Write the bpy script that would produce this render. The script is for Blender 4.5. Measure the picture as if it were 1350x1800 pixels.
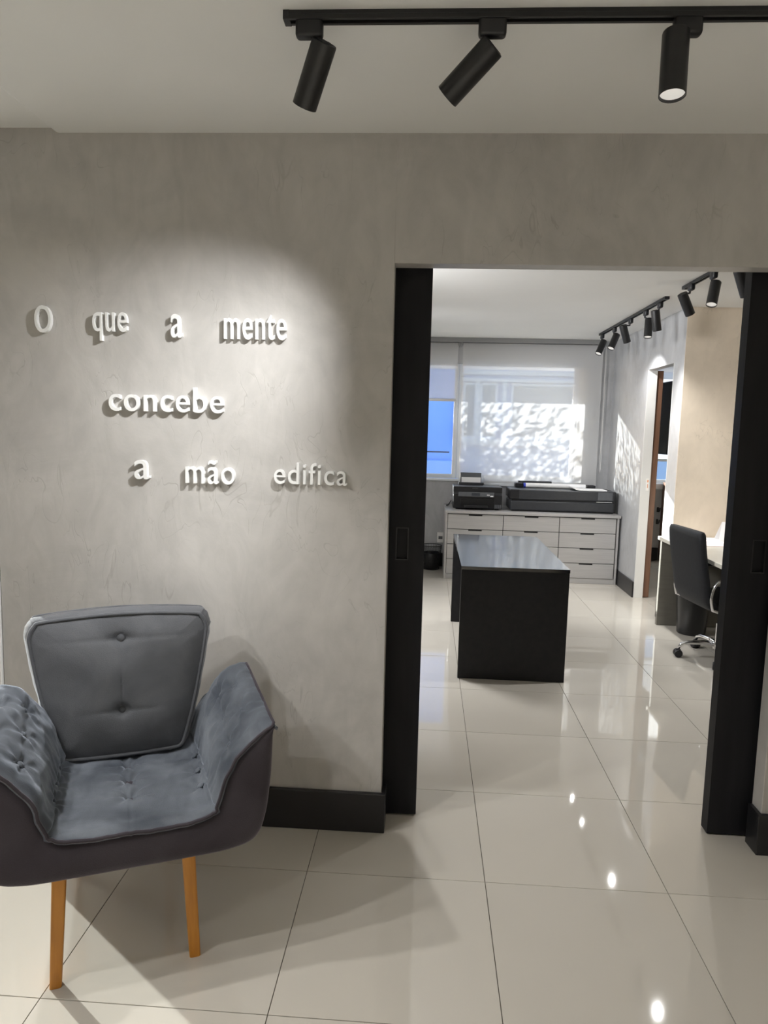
import bpy, bmesh, math, random
from mathutils import Vector, Matrix, noise
C = bpy.context.scene.collection
for o in list(bpy.data.objects): bpy.data.objects.remove(o)
random.seed(7)
SC = bpy.context.scene
# ------------------------------------------------------------------ camera
F_PX, PITCH, YAW, ROLL, EYE = 1253.4, 0.1153, -0.0583, 0.0254, 1.4946
def camera_matrix():
    cy, sy, cp, sp, cr, sr = math.cos(YAW), math.sin(YAW), math.cos(PITCH), math.sin(PITCH), math.cos(ROLL), math.sin(ROLL)
    right = Vector((cy, -sy, 0)); fwd = Vector((sy, cy, 0)); up = Vector((0, 0, 1))
    f2 = fwd*cp - up*sp; u2 = up*cp + fwd*sp
    r2 = right*cr + u2*sr; u3 = u2*cr - right*sr
    m = Matrix((r2, u3, -f2)).transposed().to_4x4(); m.translation = Vector((0, 0, EYE)); return m
cd = bpy.data.cameras.new('camera'); cam = bpy.data.objects.new('camera', cd); C.objects.link(cam)
cd.sensor_fit = 'VERTICAL'; cd.sensor_height = 36.0; cd.sensor_width = 27.0; cd.lens = F_PX/1800*36; cd.clip_start = .02; cd.clip_end = 400
cam.matrix_world = camera_matrix(); SC.camera = cam
# ------------------------------------------------------------------ sky, sun, room and fill lamps, exposure
SUN = Vector((1.27, -1.0, -0.41)).normalized()          # low morning sun that comes through the back windows
w = bpy.data.worlds.new('sky'); SC.world = w; w.use_nodes = True
nt = w.node_tree; nt.nodes.clear()
bg = nt.nodes.new('ShaderNodeBackground'); sk = nt.nodes.new('ShaderNodeTexSky'); wo = nt.nodes.new('ShaderNodeOutputWorld')
sk.sky_type = 'NISHITA'; sk.sun_disc = False; sk.sun_elevation = math.radians(16); sk.sun_rotation = math.radians(-52)
bg.inputs['Strength'].default_value = 0.55
nt.links.new(sk.outputs[0], bg.inputs[0]); nt.links.new(bg.outputs[0], wo.inputs[0])
def light(name, kind, loc, direction, energy, color=(1, 1, 1), parent=None, **kw):
    d = bpy.data.lights.new(name, kind); d.energy = energy; d.color = color
    for k, v in kw.items(): setattr(d, k, v)
    o = bpy.data.objects.new(name, d); C.objects.link(o); o.location = loc
    o.rotation_euler = Vector(direction).to_track_quat('-Z', 'Y').to_euler()
    if parent: o.parent = parent
    return o
light('sun', 'SUN', (-6, 12, 6), SUN, 26.0, (1, .97, .92), angle=math.radians(.53))
WARM = (1.0, .99, .97)
# track lamps of the front room that hang outside the frame, to the left
for i, (x, y, tx, ty, e) in enumerate([(-1.67, 1.59, .0, 1.9, 60), (-1.55, 1.22, -.3, 2.1, 44), (-1.6, .75, -.6, 1.9, 46)]):
    light('unseen_lamp', 'SPOT', (x, y, 2.31), (tx-x, ty-y, -2.0), e, WARM, spot_size=math.radians(62), spot_blend=.7, shadow_soft_size=.03)
for x, y in [(-1.3, -1.6), (.3, -2.0), (1.9, -1.5)]:            # added fill behind the camera, bounced off the floor to brighten the front room
    light('unseen_lamp', 'SPOT', (x, y, 2.40), (0, -.1, -1), 400, (1, 1, .99), spot_size=math.radians(85), spot_blend=.9, shadow_soft_size=.05)
# unseen fill lamps added at the left to brighten the back room
for x, y, tx, ty, tz, e in [(-.9, 3.3, 1.0, 7.85, 1.7, 72), (-.9, 4.1, 2.6, 5.72, 1.6, 270), (-.8, 6.0, 1.95, 6.8, 1.4, 85), (-.8, 5.2, -.5, 5.0, 0, 280)]:
    light('unseen_lamp', 'SPOT', (x, y, 2.36), (tx-x, ty-y, tz-2.36), e, (1, 1, 1), spot_size=math.radians(95), spot_blend=.9, shadow_soft_size=.28)
SC.view_settings.view_transform = 'Standard'; SC.view_settings.look = 'None'; SC.view_settings.gamma = 1.0
SC.view_settings.use_curve_mapping = False; SC.view_settings.exposure = 0.0
SC.cycles.max_bounces = 10; SC.cycles.diffuse_bounces = 6; SC.cycles.glossy_bounces = 5; SC.cycles.transmission_bounces = 6
SC.cycles.transparent_max_bounces = 12; SC.cycles.sample_clamp_indirect = 6.0; SC.cycles.use_denoising = True
SC.cycles.caustics_reflective = False; SC.cycles.caustics_refractive = False

# ------------------------------------------------------------------ materials
def mat(name, col, rough=.5, metal=0, spec=.5, sheen=0, emit=None, estr=0):
    m = bpy.data.materials.new(name); m.use_nodes = True; b = m.node_tree.nodes['Principled BSDF']
    b.inputs['Base Color'].default_value = (*col, 1); b.inputs['Roughness'].default_value = rough
    b.inputs['Metallic'].default_value = metal; b.inputs['Specular IOR Level'].default_value = spec
    if sheen: b.inputs['Sheen Weight'].default_value = sheen; b.inputs['Sheen Roughness'].default_value = .35
    if emit: b.inputs['Emission Color'].default_value = (*emit, 1); b.inputs['Emission Strength'].default_value = estr
    return m
def nodes(m): return m.node_tree.nodes, m.node_tree.links, m.node_tree.nodes['Principled BSDF']
def noise_color(m, c1, c2, scale=4, stretch=(1, 1, 1), detail=6, lo=.35, hi=.65, bump=0, dist=0.0, bscale=None):
    n, l, b = nodes(m)
    tc = n.new('ShaderNodeTexCoord'); mp = n.new('ShaderNodeMapping'); mp.inputs['Scale'].default_value = stretch
    nz = n.new('ShaderNodeTexNoise'); nz.inputs['Scale'].default_value = scale; nz.inputs['Detail'].default_value = detail; nz.inputs['Distortion'].default_value = dist
    cr = n.new('ShaderNodeValToRGB'); cr.color_ramp.elements[0].position = lo; cr.color_ramp.elements[1].position = hi
    cr.color_ramp.elements[0].color = (*c1, 1); cr.color_ramp.elements[1].color = (*c2, 1)
    l.new(tc.outputs['Object'], mp.inputs[0]); l.new(mp.outputs[0], nz.inputs['Vector']); l.new(nz.outputs[0], cr.inputs[0]); l.new(cr.outputs[0], b.inputs['Base Color'])
    if bump:
        bp = n.new('ShaderNodeBump'); bp.inputs['Strength'].default_value = bump; bp.inputs['Distance'].default_value = .01
        src = nz
        if bscale:
            src = n.new('ShaderNodeTexNoise'); src.inputs['Scale'].default_value = bscale; src.inputs['Detail'].default_value = 8
            l.new(mp.outputs[0], src.inputs['Vector'])
        l.new(src.outputs[0], bp.inputs['Height']); l.new(bp.outputs[0], b.inputs['Normal'])
    return m
def plaster(name, c, spread=.105, scale=2.2):
    """hand-trowelled microcement: broad clouds, strokes and a few thin trowel marks"""
    m = mat(name, c, .45, spec=.3); n, l, b = nodes(m)
    tc = n.new('ShaderNodeTexCoord')
    mp = n.new('ShaderNodeMapping'); mp.inputs['Rotation'].default_value = (0, .7, 0); mp.inputs['Scale'].default_value = (1, 1, .45)
    n1 = n.new('ShaderNodeTexNoise'); n1.inputs['Scale'].default_value = scale; n1.inputs['Detail'].default_value = 9; n1.inputs['Roughness'].default_value = .62; n1.inputs['Distortion'].default_value = 1.1
    n2 = n.new('ShaderNodeTexNoise'); n2.inputs['Scale'].default_value = scale*4; n2.inputs['Detail'].default_value = 5; n2.inputs['Distortion'].default_value = 2.2
    l.new(tc.outputs['Object'], mp.inputs[0]); l.new(tc.outputs['Object'], n1.inputs['Vector']); l.new(mp.outputs[0], n2.inputs['Vector'])
    # thin crescent trowel lines: the zero crossing of a distorted noise, kept only in patches
    n3 = n.new('ShaderNodeTexNoise'); n3.inputs['Scale'].default_value = scale*4.2; n3.inputs['Detail'].default_value = 2; n3.inputs['Distortion'].default_value = 1.4
    l.new(mp.outputs[0], n3.inputs['Vector'])
    s = n.new('ShaderNodeMath'); s.operation = 'SUBTRACT'; s.inputs[1].default_value = .5; l.new(n3.outputs[0], s.inputs[0])
    a = n.new('ShaderNodeMath'); a.operation = 'ABSOLUTE'; l.new(s.outputs[0], a.inputs[0])
    mr = n.new('ShaderNodeMapRange'); mr.inputs['From Min'].default_value = 0; mr.inputs['From Max'].default_value = .010; mr.inputs['To Min'].default_value = 1; mr.inputs['To Max'].default_value = 0
    l.new(a.outputs[0], mr.inputs['Value'])
    n4 = n.new('ShaderNodeTexNoise'); n4.inputs['Scale'].default_value = scale*1.9; n4.inputs['Detail'].default_value = 3; l.new(tc.outputs['Object'], n4.inputs['Vector'])
    pr = n.new('ShaderNodeMapRange'); pr.inputs['From Min'].default_value = .50; pr.inputs['From Max'].default_value = .60; l.new(n4.outputs[0], pr.inputs['Value'])
    ln = n.new('ShaderNodeMath'); ln.operation = 'MULTIPLY'; l.new(mr.outputs[0], ln.inputs[0]); l.new(pr.outputs[0], ln.inputs[1])
    ad = n.new('ShaderNodeMath'); ad.operation = 'MULTIPLY_ADD'; ad.inputs[1].default_value = .45; l.new(n2.outputs[0], ad.inputs[0]); l.new(n1.outputs[0], ad.inputs[2])
    cr = n.new('ShaderNodeValToRGB'); e = cr.color_ramp.elements
    e[0].position = .55; e[1].position = .92
    e[0].color = (*[x*(1-spread) for x in c], 1); e[1].color = (*[x*(1+spread) for x in c], 1)
    l.new(ad.outputs[0], cr.inputs[0])
    mx = n.new('ShaderNodeMixRGB'); mx.blend_type = 'MULTIPLY'; mx.inputs[2].default_value = (.72, .70, .68, 1)
    sc = n.new('ShaderNodeMath'); sc.operation = 'MULTIPLY'; sc.inputs[1].default_value = .5; l.new(ln.outputs[0], sc.inputs[0])
    l.new(sc.outputs[0], mx.inputs[0]); l.new(cr.outputs[0], mx.inputs[1]); l.new(mx.outputs[0], b.inputs['Base Color'])
    bp = n.new('ShaderNodeBump'); bp.inputs['Strength'].default_value = .22; bp.inputs['Distance'].default_value = .01; hh = n.new('ShaderNodeMath'); hh.operation = 'MULTIPLY_ADD'; hh.inputs[1].default_value = -.16; l.new(ln.outputs[0], hh.inputs[0]); l.new(ad.outputs[0], hh.inputs[2]); l.new(hh.outputs[0], bp.inputs['Height']); l.new(bp.outputs[0], b.inputs['Normal'])
    return m
M = {}
M['wall'] = plaster('warm_grey_microcement', (.445, .430, .412))
M['wall_cool'] = plaster('cool_grey_microcement', (.45, .455, .47))
M['beige'] = plaster('beige_microcement', (.68, .59, .48), .06)
M['ceiling'] = noise_color(mat('white_ceiling_paint', (.8, .8, .79), .9, spec=.1), (.79, .79, .78), (.83, .83, .82), 1.2, lo=.3, hi=.7)
M['plain'] = noise_color(mat('pale_paint', (.62, .6, .56), .8, spec=.2), (.60, .58, .54), (.64, .62, .58), 1.5)
M['white'] = noise_color(mat('white_gloss_paint', (.66, .66, .65), .4), (.64, .64, .63), (.68, .68, .67), 3)
M['black_wood'] = noise_color(mat('black_lacquered_wood', (.012, .012, .014), .5, spec=.15), (.011, .011, .013), (.016, .016, .018), 3, (8, 8, 1), bump=.03)
M['black_lam'] = noise_color(mat('black_laminate', (.012, .012, .014), .45, spec=.3), (.010, .010, .012), (.014, .014, .016), 30, bump=.01)
M['black_top'] = noise_color(mat('black_glossy_laminate', (.014, .014, .016), .10, spec=1.0), (.012, .012, .014), (.016, .016, .018), 20)
M['skirt'] = noise_color(mat('black_skirting', (.012, .011, .013), .35), (.010, .010, .012), (.016, .015, .017), 4)
M['black_metal'] = noise_color(mat('black_powder_coat', (.010, .010, .011), .42), (.009, .009, .010), (.012, .012, .013), 60)
M['black_plastic'] = noise_color(mat('black_plastic', (.010, .010, .012), .4), (.009, .009, .011), (.012, .012, .014), 40)
M['dark_plastic'] = noise_color(mat('charcoal_plastic', (.035, .037, .042), .38), (.032, .034, .039), (.038, .04, .045), 30)
M['grey_plastic'] = noise_color(mat('grey_plastic', (.10, .105, .115), .4), (.095, .1, .11), (.105, .11, .12), 30)
M['screen'] = mat('dark_display_glass', (.05, .055, .065), .1)
M['paper'] = noise_color(mat('white_paper', (.85, .85, .86), .8, spec=.1), (.83, .83, .84), (.87, .87, .88), 8)
M['pink_paper'] = noise_color(mat('pale_pink_paper', (.85, .72, .70), .8, spec=.1), (.83, .70, .68), (.87, .75, .72), 8)
M['blue'] = mat('blue_film', (.06, .09, .6), .4)
M['letter'] = noise_color(mat('white_letter_lacquer', (.78, .78, .77), .35), (.76, .76, .75), (.80, .80, .79), 12)
M['drawer'] = noise_color(mat('pale_grey_laminate', (.41, .40, .395), .35), (.39, .38, .375), (.43, .42, .415), 3, (1, 8, 20))
M['desk'] = noise_color(mat('taupe_laminate', (.14, .132, .112), .45), (.13, .122, .104), (.15, .142, .12), 3, (2, 2, 14))
M['desk_top'] = noise_color(mat('pale_laminate_top', (.56, .54, .48), .35), (.54, .52, .46), (.58, .56, .50), 4)
M['chrome'] = mat('chrome', (.8, .8, .82), .12, 1.0)
M['steel'] = mat('brushed_aluminium', (.6, .6, .6), .35, 1.0)
M['alu_white'] = noise_color(mat('white_aluminium', (.75, .78, .82), .4), (.73, .76, .8), (.77, .8, .84), 5)
M['pelmet'] = noise_color(mat('grey_pelmet_paint', (.23, .23, .235), .6), (.22, .22, .225), (.24, .24, .245), 3)
M['office_fabric'] = noise_color(mat('slate_leatherette', (.012, .0135, .017), .6, spec=.3), (.011, .012, .0155), (.0135, .015, .019), 60, bump=.08)
M['grout'] = noise_color(mat('dark_grout', (.16, .145, .125), .9, spec=.1), (.13, .12, .10), (.19, .17, .15), 20)
M['bin'] = noise_color(mat('black_bin_plastic', (.010, .010, .011), .3), (.009, .009, .010), (.012, .012, .013), 30)
M['liner'] = noise_color(mat('black_bag', (.006, .006, .007), .35), (.005, .005, .006), (.009, .009, .01), 14, bump=.3)
M['lens'] = mat('lit_lamp_lens', (.5, .5, .52), .3, emit=(1, .95, .86), estr=.5)
M['reflector'] = mat('lamp_reflector', (.55, .55, .56), .3, .6)
M['socket'] = noise_color(mat('white_plastic', (.82, .81, .79), .4), (.81, .80, .78), (.83, .82, .80), 5)
M['label'] = mat('orange_print', (.7, .28, .12), .5)
M['tv'] = mat('black_tv_glass', (.006, .006, .007), .18)
M['glassgrey'] = mat('facade_window_glass', (.22, .27, .33), .1)
M['facade'] = noise_color(mat('pale_blue_facade_paint', (.25, .44, .97), .8), (.24, .43, .96), (.26, .45, .98), .8)
M['facade_pale'] = noise_color(mat('pale_facade_paint', (.45, .56, .80), .8), (.44, .55, .79), (.46, .57, .81), .8)
M['facade_trim'] = noise_color(mat('facade_white_trim', (.85, .87, .95), .7), (.83, .85, .93), (.87, .89, .97), 1)
M['leaf'] = noise_color(mat('palm_leaf', (.06, .13, .03), .5), (.04, .10, .02), (.09, .17, .04), 3)
M['trunk'] = noise_color(mat('palm_trunk', (.18, .13, .09), .9), (.13, .09, .06), (.23, .17, .12), 6, bump=.4)
M['ground'] = noise_color(mat('concrete_ground', (.4, .4, .38), .9), (.36, .36, .34), (.44, .44, .42), .7)
M['rail'] = mat('navy_rail_paint', (.02, .03, .06), .4)
def wood(name, c1, c2, stretch, scale=3):
    return noise_color(mat(name, c1, .42), c1, c2, scale, stretch, 8, .3, .7, .05, .6)
M['oak'] = wood('honey_oak', (.40, .155, .014), (.56, .24, .028), (14, 14, 1.2))
M['door_wood'] = wood('brown_door_veneer', (.115, .055, .034), (.17, .088, .055), (14, 14, 1))
def velvet(name, c1, c2, sheen, scol):
    m = mat(name, c1, .75, spec=.15, sheen=sheen); n, l, b = nodes(m)
    b.inputs['Sheen Tint'].default_value = (*scol, 1)
    noise_color(m, c1, c2, 5, detail=5, lo=.35, hi=.65, bump=.25, dist=.6, bscale=420)
    return m
M['velvet'] = velvet('grey_velvet', (.055, .064, .080), (.165, .182, .210), .7, (.75, .82, .95))  # pale and dark mottling puts the nap's highlights and shade into the colour
M['velvet_back'] = velvet('dark_grey_velvet', (.070, .073, .081), (.108, .112, .122), .45, (.8, .82, .86))
M['velvet_dark'] = velvet('charcoal_velvet', (.043, .037, .045), (.058, .051, .061), .5, (.7, .62, .7))
def tile_mat():
    m = mat('polished_porcelain', (.57, .535, .48), .035, spec=.55); n, l, b = nodes(m)
    tc = n.new('ShaderNodeTexCoord'); oi = n.new('ShaderNodeObjectInfo')
    nz = n.new('ShaderNodeTexNoise'); nz.inputs['Scale'].default_value = 1.3; nz.inputs['Detail'].default_value = 5
    l.new(tc.outputs['Object'], nz.inputs['Vector'])
    cr = n.new('ShaderNodeValToRGB'); cr.color_ramp.elements[0].position = .3; cr.color_ramp.elements[1].position = .7
    cr.color_ramp.elements[0].color = (.555, .52, .462, 1); cr.color_ramp.elements[1].color = (.585, .55, .492, 1)
    l.new(nz.outputs[0], cr.inputs[0])
    hs = n.new('ShaderNodeHueSaturation'); mr = n.new('ShaderNodeMapRange'); mr.inputs['To Min'].default_value = .97; mr.inputs['To Max'].default_value = 1.03
    l.new(oi.outputs['Random'], mr.inputs['Value']); l.new(mr.outputs[0], hs.inputs['Value']); l.new(cr.outputs[0], hs.inputs['Color']); l.new(hs.outputs[0], b.inputs['Base Color'])
    return m
M['tile'] = tile_mat()
def glass_mat():
    m = bpy.data.materials.new('clear_window_glass'); m.use_nodes = True; n, l = m.node_tree.nodes, m.node_tree.links; n.clear()
    o = n.new('ShaderNodeOutputMaterial'); t = n.new('ShaderNodeBsdfTransparent'); g = n.new('ShaderNodeBsdfGlossy'); fr = n.new('ShaderNodeLayerWeight'); mx = n.new('ShaderNodeMixShader')
    t.inputs[0].default_value = (.93, .96, .97, 1); g.inputs['Roughness'].default_value = .01
    pw = n.new('ShaderNodeMath'); pw.operation = 'POWER'; pw.inputs[1].default_value = 5; ma = n.new('ShaderNodeMath'); ma.operation = 'MULTIPLY_ADD'; ma.inputs[1].default_value = .9; ma.inputs[2].default_value = .04
    l.new(fr.outputs['Facing'], pw.inputs[0]); l.new(pw.outputs[0], ma.inputs[0]); l.new(ma.outputs[0], mx.inputs[0]); l.new(t.outputs[0], mx.inputs[1]); l.new(g.outputs[0], mx.inputs[2]); l.new(mx.outputs[0], o.inputs[0]); return m
M['glass'] = glass_mat()
def blind_mat(name, see, trans, col):
    m = bpy.data.materials.new(name); m.use_nodes = True; n, l = m.node_tree.nodes, m.node_tree.links; n.clear()
    o = n.new('ShaderNodeOutputMaterial'); t = n.new('ShaderNodeBsdfTransparent'); tl = n.new('ShaderNodeBsdfTranslucent'); d = n.new('ShaderNodeBsdfDiffuse')
    wv = n.new('ShaderNodeTexNoise'); wv.inputs['Scale'].default_value = 300
    cr = n.new('ShaderNodeValToRGB'); cr.color_ramp.elements[0].color = (*[c*.96 for c in col], 1); cr.color_ramp.elements[1].color = (*col, 1)
    l.new(wv.outputs[0], cr.inputs[0]); l.new(cr.outputs[0], tl.inputs[0]); l.new(cr.outputs[0], d.inputs[0])
    a = n.new('ShaderNodeMixShader'); a.inputs[0].default_value = trans; b = n.new('ShaderNodeMixShader'); b.inputs[0].default_value = see
    l.new(d.outputs[0], a.inputs[1]); l.new(tl.outputs[0], a.inputs[2]); l.new(a.outputs[0], b.inputs[1]); l.new(t.outputs[0], b.inputs[2]); l.new(b.outputs[0], o.inputs[0]); return m
M['blind'] = blind_mat('screen_blind_fabric', .26, .32, (.78, .78, .785))
M['sheer'] = blind_mat('sheer_blind_fabric', .34, .4, (.75, .75, .74))
def mesh_mat():
    m = mat('black_wire_mesh', (.015, .015, .016), .4); n, l, b = nodes(m)
    return m
M['wire'] = mesh_mat()

# ------------------------------------------------------------------ mesh helpers
def add_box(bm, x0, x1, y0, y1, z0, z1, bev=0, seg=2):
    r = bmesh.ops.create_cube(bm, size=1)
    for v in r['verts']: v.co = Vector((x0+(v.co.x+.5)*(x1-x0), y0+(v.co.y+.5)*(y1-y0), z0+(v.co.z+.5)*(z1-z0)))
    if bev:
        es = list({e for v in r['verts'] for e in v.link_edges})
        bmesh.ops.bevel(bm, geom=es, offset=bev, segments=seg, affect='EDGES', profile=.5)
def frame_of(d):
    d = d.normalized(); a = Vector((0, 0, 1)) if abs(d.z) < .9 else Vector((1, 0, 0))
    u = d.cross(a).normalized(); return u, d.cross(u).normalized()
def add_tube(bm, pts, radii, n=12, cap=True, closed=False):
    pts = [Vector(p) for p in pts]; k = len(pts)
    if not hasattr(radii, '__len__'): radii = [radii]*k
    rings = []; u = None
    for i, p in enumerate(pts):
        if closed: d = pts[(i+1) % k]-pts[i-1]
        else: d = pts[min(i+1, k-1)]-pts[max(i-1, 0)]
        d.normalize()
        if u is None: u = frame_of(d)[0]
        u = (u-d*u.dot(d)).normalized(); v = d.cross(u)
        rings.append([bm.verts.new(p+(u*math.cos(a)+v*math.sin(a))*radii[i]) for a in [2*math.pi*j/n for j in range(n)]])
    for i in range(k if closed else k-1):
        A, B = rings[i], rings[(i+1) % k]
        for j in range(n): bm.faces.new((A[j], A[(j+1) % n], B[(j+1) % n], B[j]))
    if cap and not closed: bm.faces.new(rings[0][::-1]); bm.faces.new(rings[-1])
def add_cyl(bm, a, b, r0, r1=None, n=24, bev=0):
    a, b = Vector(a), Vector(b); r1 = r0 if r1 is None else r1
    if bev:
        d = (b-a).normalized(); add_tube(bm, [a, a+d*bev, b-d*bev, b], [r0-bev, r0, r1, r1-bev], n)
    else: add_tube(bm, [a, b], [r0, r1], n)
def add_lathe(bm, prof, c=(0, 0, 0), n=28, close=False):
    c = Vector(c); R = [[bm.verts.new(c+Vector((r*math.cos(2*math.pi*j/n), r*math.sin(2*math.pi*j/n), z))) for j in range(n)] for r, z in prof]
    for A, B in zip(R, R[1:]):
        for j in range(n): bm.faces.new((A[j], A[(j+1) % n], B[(j+1) % n], B[j]))
    if close: bm.faces.new(R[0][::-1]); bm.faces.new(R[-1])
def add_ball(bm, c, r, sc=(1, 1, 1), n=12, rot=None):
    t = bmesh.ops.create_uvsphere(bm, u_segments=n, v_segments=max(6, n//2), radius=r)
    for v in t['verts']:
        p = Vector((v.co.x*sc[0], v.co.y*sc[1], v.co.z*sc[2]))
        v.co = (rot @ p if rot else p)+Vector(c)
def add_grid(bm, g, wrap=False):
    V = [[bm.verts.new(p) for p in row] for row in g]
    for A, B in zip(V, V[1:]):
        m = len(A)
        for j in range(m if wrap else m-1): bm.faces.new((A[j], A[(j+1) % m], B[(j+1) % m], B[j]))
    return V
def obj(name, bm, m, parent=None, loc=(0, 0, 0), smooth=None, solidify=0, subd=0):
    bmesh.ops.recalc_face_normals(bm, faces=bm.faces)
    me = bpy.data.meshes.new(name); bm.to_mesh(me); bm.free()
    if smooth is not None:
        me.polygons.foreach_set('use_smooth', [True]*len(me.polygons)); 
        if smooth < 180: me.set_sharp_from_angle(angle=math.radians(smooth))
    me.materials.append(M[m] if isinstance(m, str) else m)
    o = bpy.data.objects.new(name, me); C.objects.link(o); o.location = loc
    if parent: o.parent = parent
    if solidify: s = o.modifiers.new('thickness', 'SOLIDIFY'); s.thickness = solidify; s.offset = -1
    if subd: s = o.modifiers.new('smooth', 'SUBSURF'); s.levels = s.render_levels = subd
    return o
def box(name, x0, x1, y0, y1, z0, z1, m, parent=None, bev=.002, seg=1):
    bm = bmesh.new(); add_box(bm, x0, x1, y0, y1, z0, z1, bev, seg); return obj(name, bm, m, parent)
def tag(o, label, cat, group=None, kind=None):
    o['label'] = label; o['category'] = cat
    if group: o['group'] = group
    if kind: o['kind'] = kind
    return o
def thing(name, label, cat, loc=(0, 0, 0), rotz=0, group=None):
    o = bpy.data.objects.new(name, None); C.objects.link(o); o.location = loc; o.rotation_euler = (0, 0, rotz); o.empty_display_size = .1
    return tag(o, label, cat, group)
def struct(o, label=None, cat=None):
    o['kind'] = 'structure'
    if label: o['label'] = label
    if cat: o['category'] = cat
    return o

# ------------------------------------------------------------------ the setting
YW, YB, HC = 2.516, 2.590, 2.4815       # front wall faces, ceiling height
XJL, XJR, ZL = -.131, 1.246, 2.060      # doorway
YBK = 7.85                              # window wall
XL, XR = -3.6, 3.4
# floor with every tile a piece
bm = bmesh.new(); add_box(bm, XL, XR, -3.2, 8.9, -.06, -.0035); floor = struct(obj('floor', bm, 'grout'), 'polished beige porcelain tile floor with thin dark joints', 'floor')
T, X0T, Y0T, GAP = .6, .2387, 3.4445, .0022
bm = bmesh.new(); add_box(bm, GAP/2, T-GAP/2, GAP/2, T-GAP/2, -.0035, 0, .0006, 1)
tile_first = obj('tile', bm, 'tile', floor)
tile_first.location = (-1.5613, 1.0445, 0)
for i in range(-7, 6):
    for j in range(-11, 9):
        x, y = X0T+T*i, Y0T+T*j
        if x < XL-.3 or x+T > XR+.5 or y < -3.3 or (abs(x+1.5613) < .01 and abs(y-1.0445) < .01): continue
        t = tile_first.copy(); C.objects.link(t); t.parent = floor; t.location = (x, y, 0)
# ceiling: a thin recess to the left of x = -1.3, with a rounded edge
bm = bmesh.new(); add_box(bm, -1.30, XR, -3.2, 8.9, HC, HC+.12, 0)
struct(obj('ceiling', bm, 'ceiling'), 'matt white ceiling', 'ceiling')
bm = bmesh.new(); add_box(bm, XL, -1.30, -3.2, 8.9, HC+.016, HC+.12)
g = [[Vector((-1.30-.02*math.sin(a), y, HC+.016-.016*math.cos(a))) for a in [i*math.pi/16 for i in range(9)]] for y in (-3.2, 8.9)]
add_grid(bm, g); struct(obj('ceiling', bm, 'ceiling'), 'slightly recessed strip of ceiling at the left', 'ceiling')
# front wall around the doorway
bm = bmesh.new()
add_box(bm, -1.57, XJL, YW, YB, 0, HC+.05, .002, 1); add_box(bm, XJR, XR, YW, YB, 0, HC+.05, .002, 1); add_box(bm, XJL-.002, XJR+.002, YW, YB, ZL, HC+.05, .0015, 1)
struct(obj('wall_front', bm, 'wall'), 'warm grey trowelled microcement wall with white letters and a wide doorway', 'wall')
box('trim_1', -1.70, -1.572, YW-.012, YB+.01, 0, HC+.02, 'white', bev=.004)['kind'] = 'structure'
HB = .152
bm = bmesh.new(); add_box(bm, -1.57, XJL+.016, YW-.020, YW-.0005, 0, HB, .003); add_box(bm, XJL+.0005, XJL+.016, YW-.004, YB-.005, 0, HB, .002)
struct(obj('baseboard_left', bm, 'skirt'), 'tall black skirting board under the lettered wall', 'baseboard')
bm = bmesh.new(); add_box(bm, XJR-.016, XR, YW-.020, YW-.0005, 0, HB, .003); add_box(bm, XJR-.016, XJR-.0005, YW-.004, YB-.005, 0, HB, .002)
struct(obj('baseboard_right', bm, 'skirt'), 'tall black skirting board at the right of the doorway', 'baseboard')
# rest of the shell
def wall(name, x0, x1, y0, y1, m='plain', z0=0, z1=HC+.05): return struct(box(name, x0, x1, y0, y1, z0, z1, m, bev=0))
wall('wall_rear', XL, XR, -3.3, -3.2); wall('wall_right', XR, XR+.1, -3.3, 8.9)
bm = bmesh.new()          # outer left wall with a window the sun comes through
add_box(bm, XL-.1, XL, -3.3, 2.6, 0, HC+.05); add_box(bm, XL-.1, XL, 5.2, 8.0, 0, HC+.05); add_box(bm, XL-.1, XL, 2.6, 5.2, 0, .05); add_box(bm, XL-.1, XL, 2.6, 5.2, 2.2, HC+.05)
struct(obj('wall_left', bm, 'plain'))
wall('wall_divider', -1.40, -1.30, YB, YBK, 'plain')
# window wall
WX0, WX1, WZ0, WZ1 = -1.1, 1.60, .965, 2.225
bm = bmesh.new()
add_box(bm, XL, WX0, YBK, YBK+.15, 0, HC+.05); add_box(bm, WX1, 1.99, YBK, YBK+.15, 0, HC+.05)
add_box(bm, WX0-.002, WX1+.002, YBK, YBK+.15, 0, WZ0); add_box(bm, WX0-.002, WX1+.002, YBK, YBK+.15, WZ1, HC+.05)
struct(obj('wall_back', bm, 'wall_cool'))
box('trim_2', -1.3, 1.79, YBK-.115, YBK-.075, 2.435, HC, 'pelmet', bev=.002)['kind'] = 'structure'
struct(box('baseboard_back', -1.3, .25, YBK-.016, YBK-.0005, 0, .147, 'skirt'))
# right side wall of the back room, with an opening
XS, XS2, YO0, YO1, ZO = 1.955, 2.035, 5.945, 6.632, 2.083
bm = bmesh.new()
add_box(bm, XS, XS2, YO1, YBK+.15, 0, HC+.05); add_box(bm, XS, XS2, 5.722, YO0, 0, HC+.05); add_box(bm, XS, XS2, YO0-.002, YO1+.002, ZO, HC+.05)
struct(obj('wall_side', bm, 'wall_cool'), 'cool grey wall of the back room with a tall opening', 'wall')
box('trim_3', XS-.002, XS2+.001, YO1-.012, YO1+.001, 0, ZO, 'white', bev=.001)['kind'] = 'structure'
box('trim_4', XS-.002, XS2+.001, YO0-.001, YO0+.010, 0, ZO, 'white', bev=.001)['kind'] = 'structure'
bm = bmesh.new(); add_box(bm, XS2+.0005, XR, 5.7155, 5.80, 0, HC+.05); add_box(bm, XS-.0005, XS2+.0005, 5.7155, 5.7215, 0, HC+.05)
struct(obj('wall_beige', bm, 'beige'), 'beige wall behind the desk', 'wall')
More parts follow.
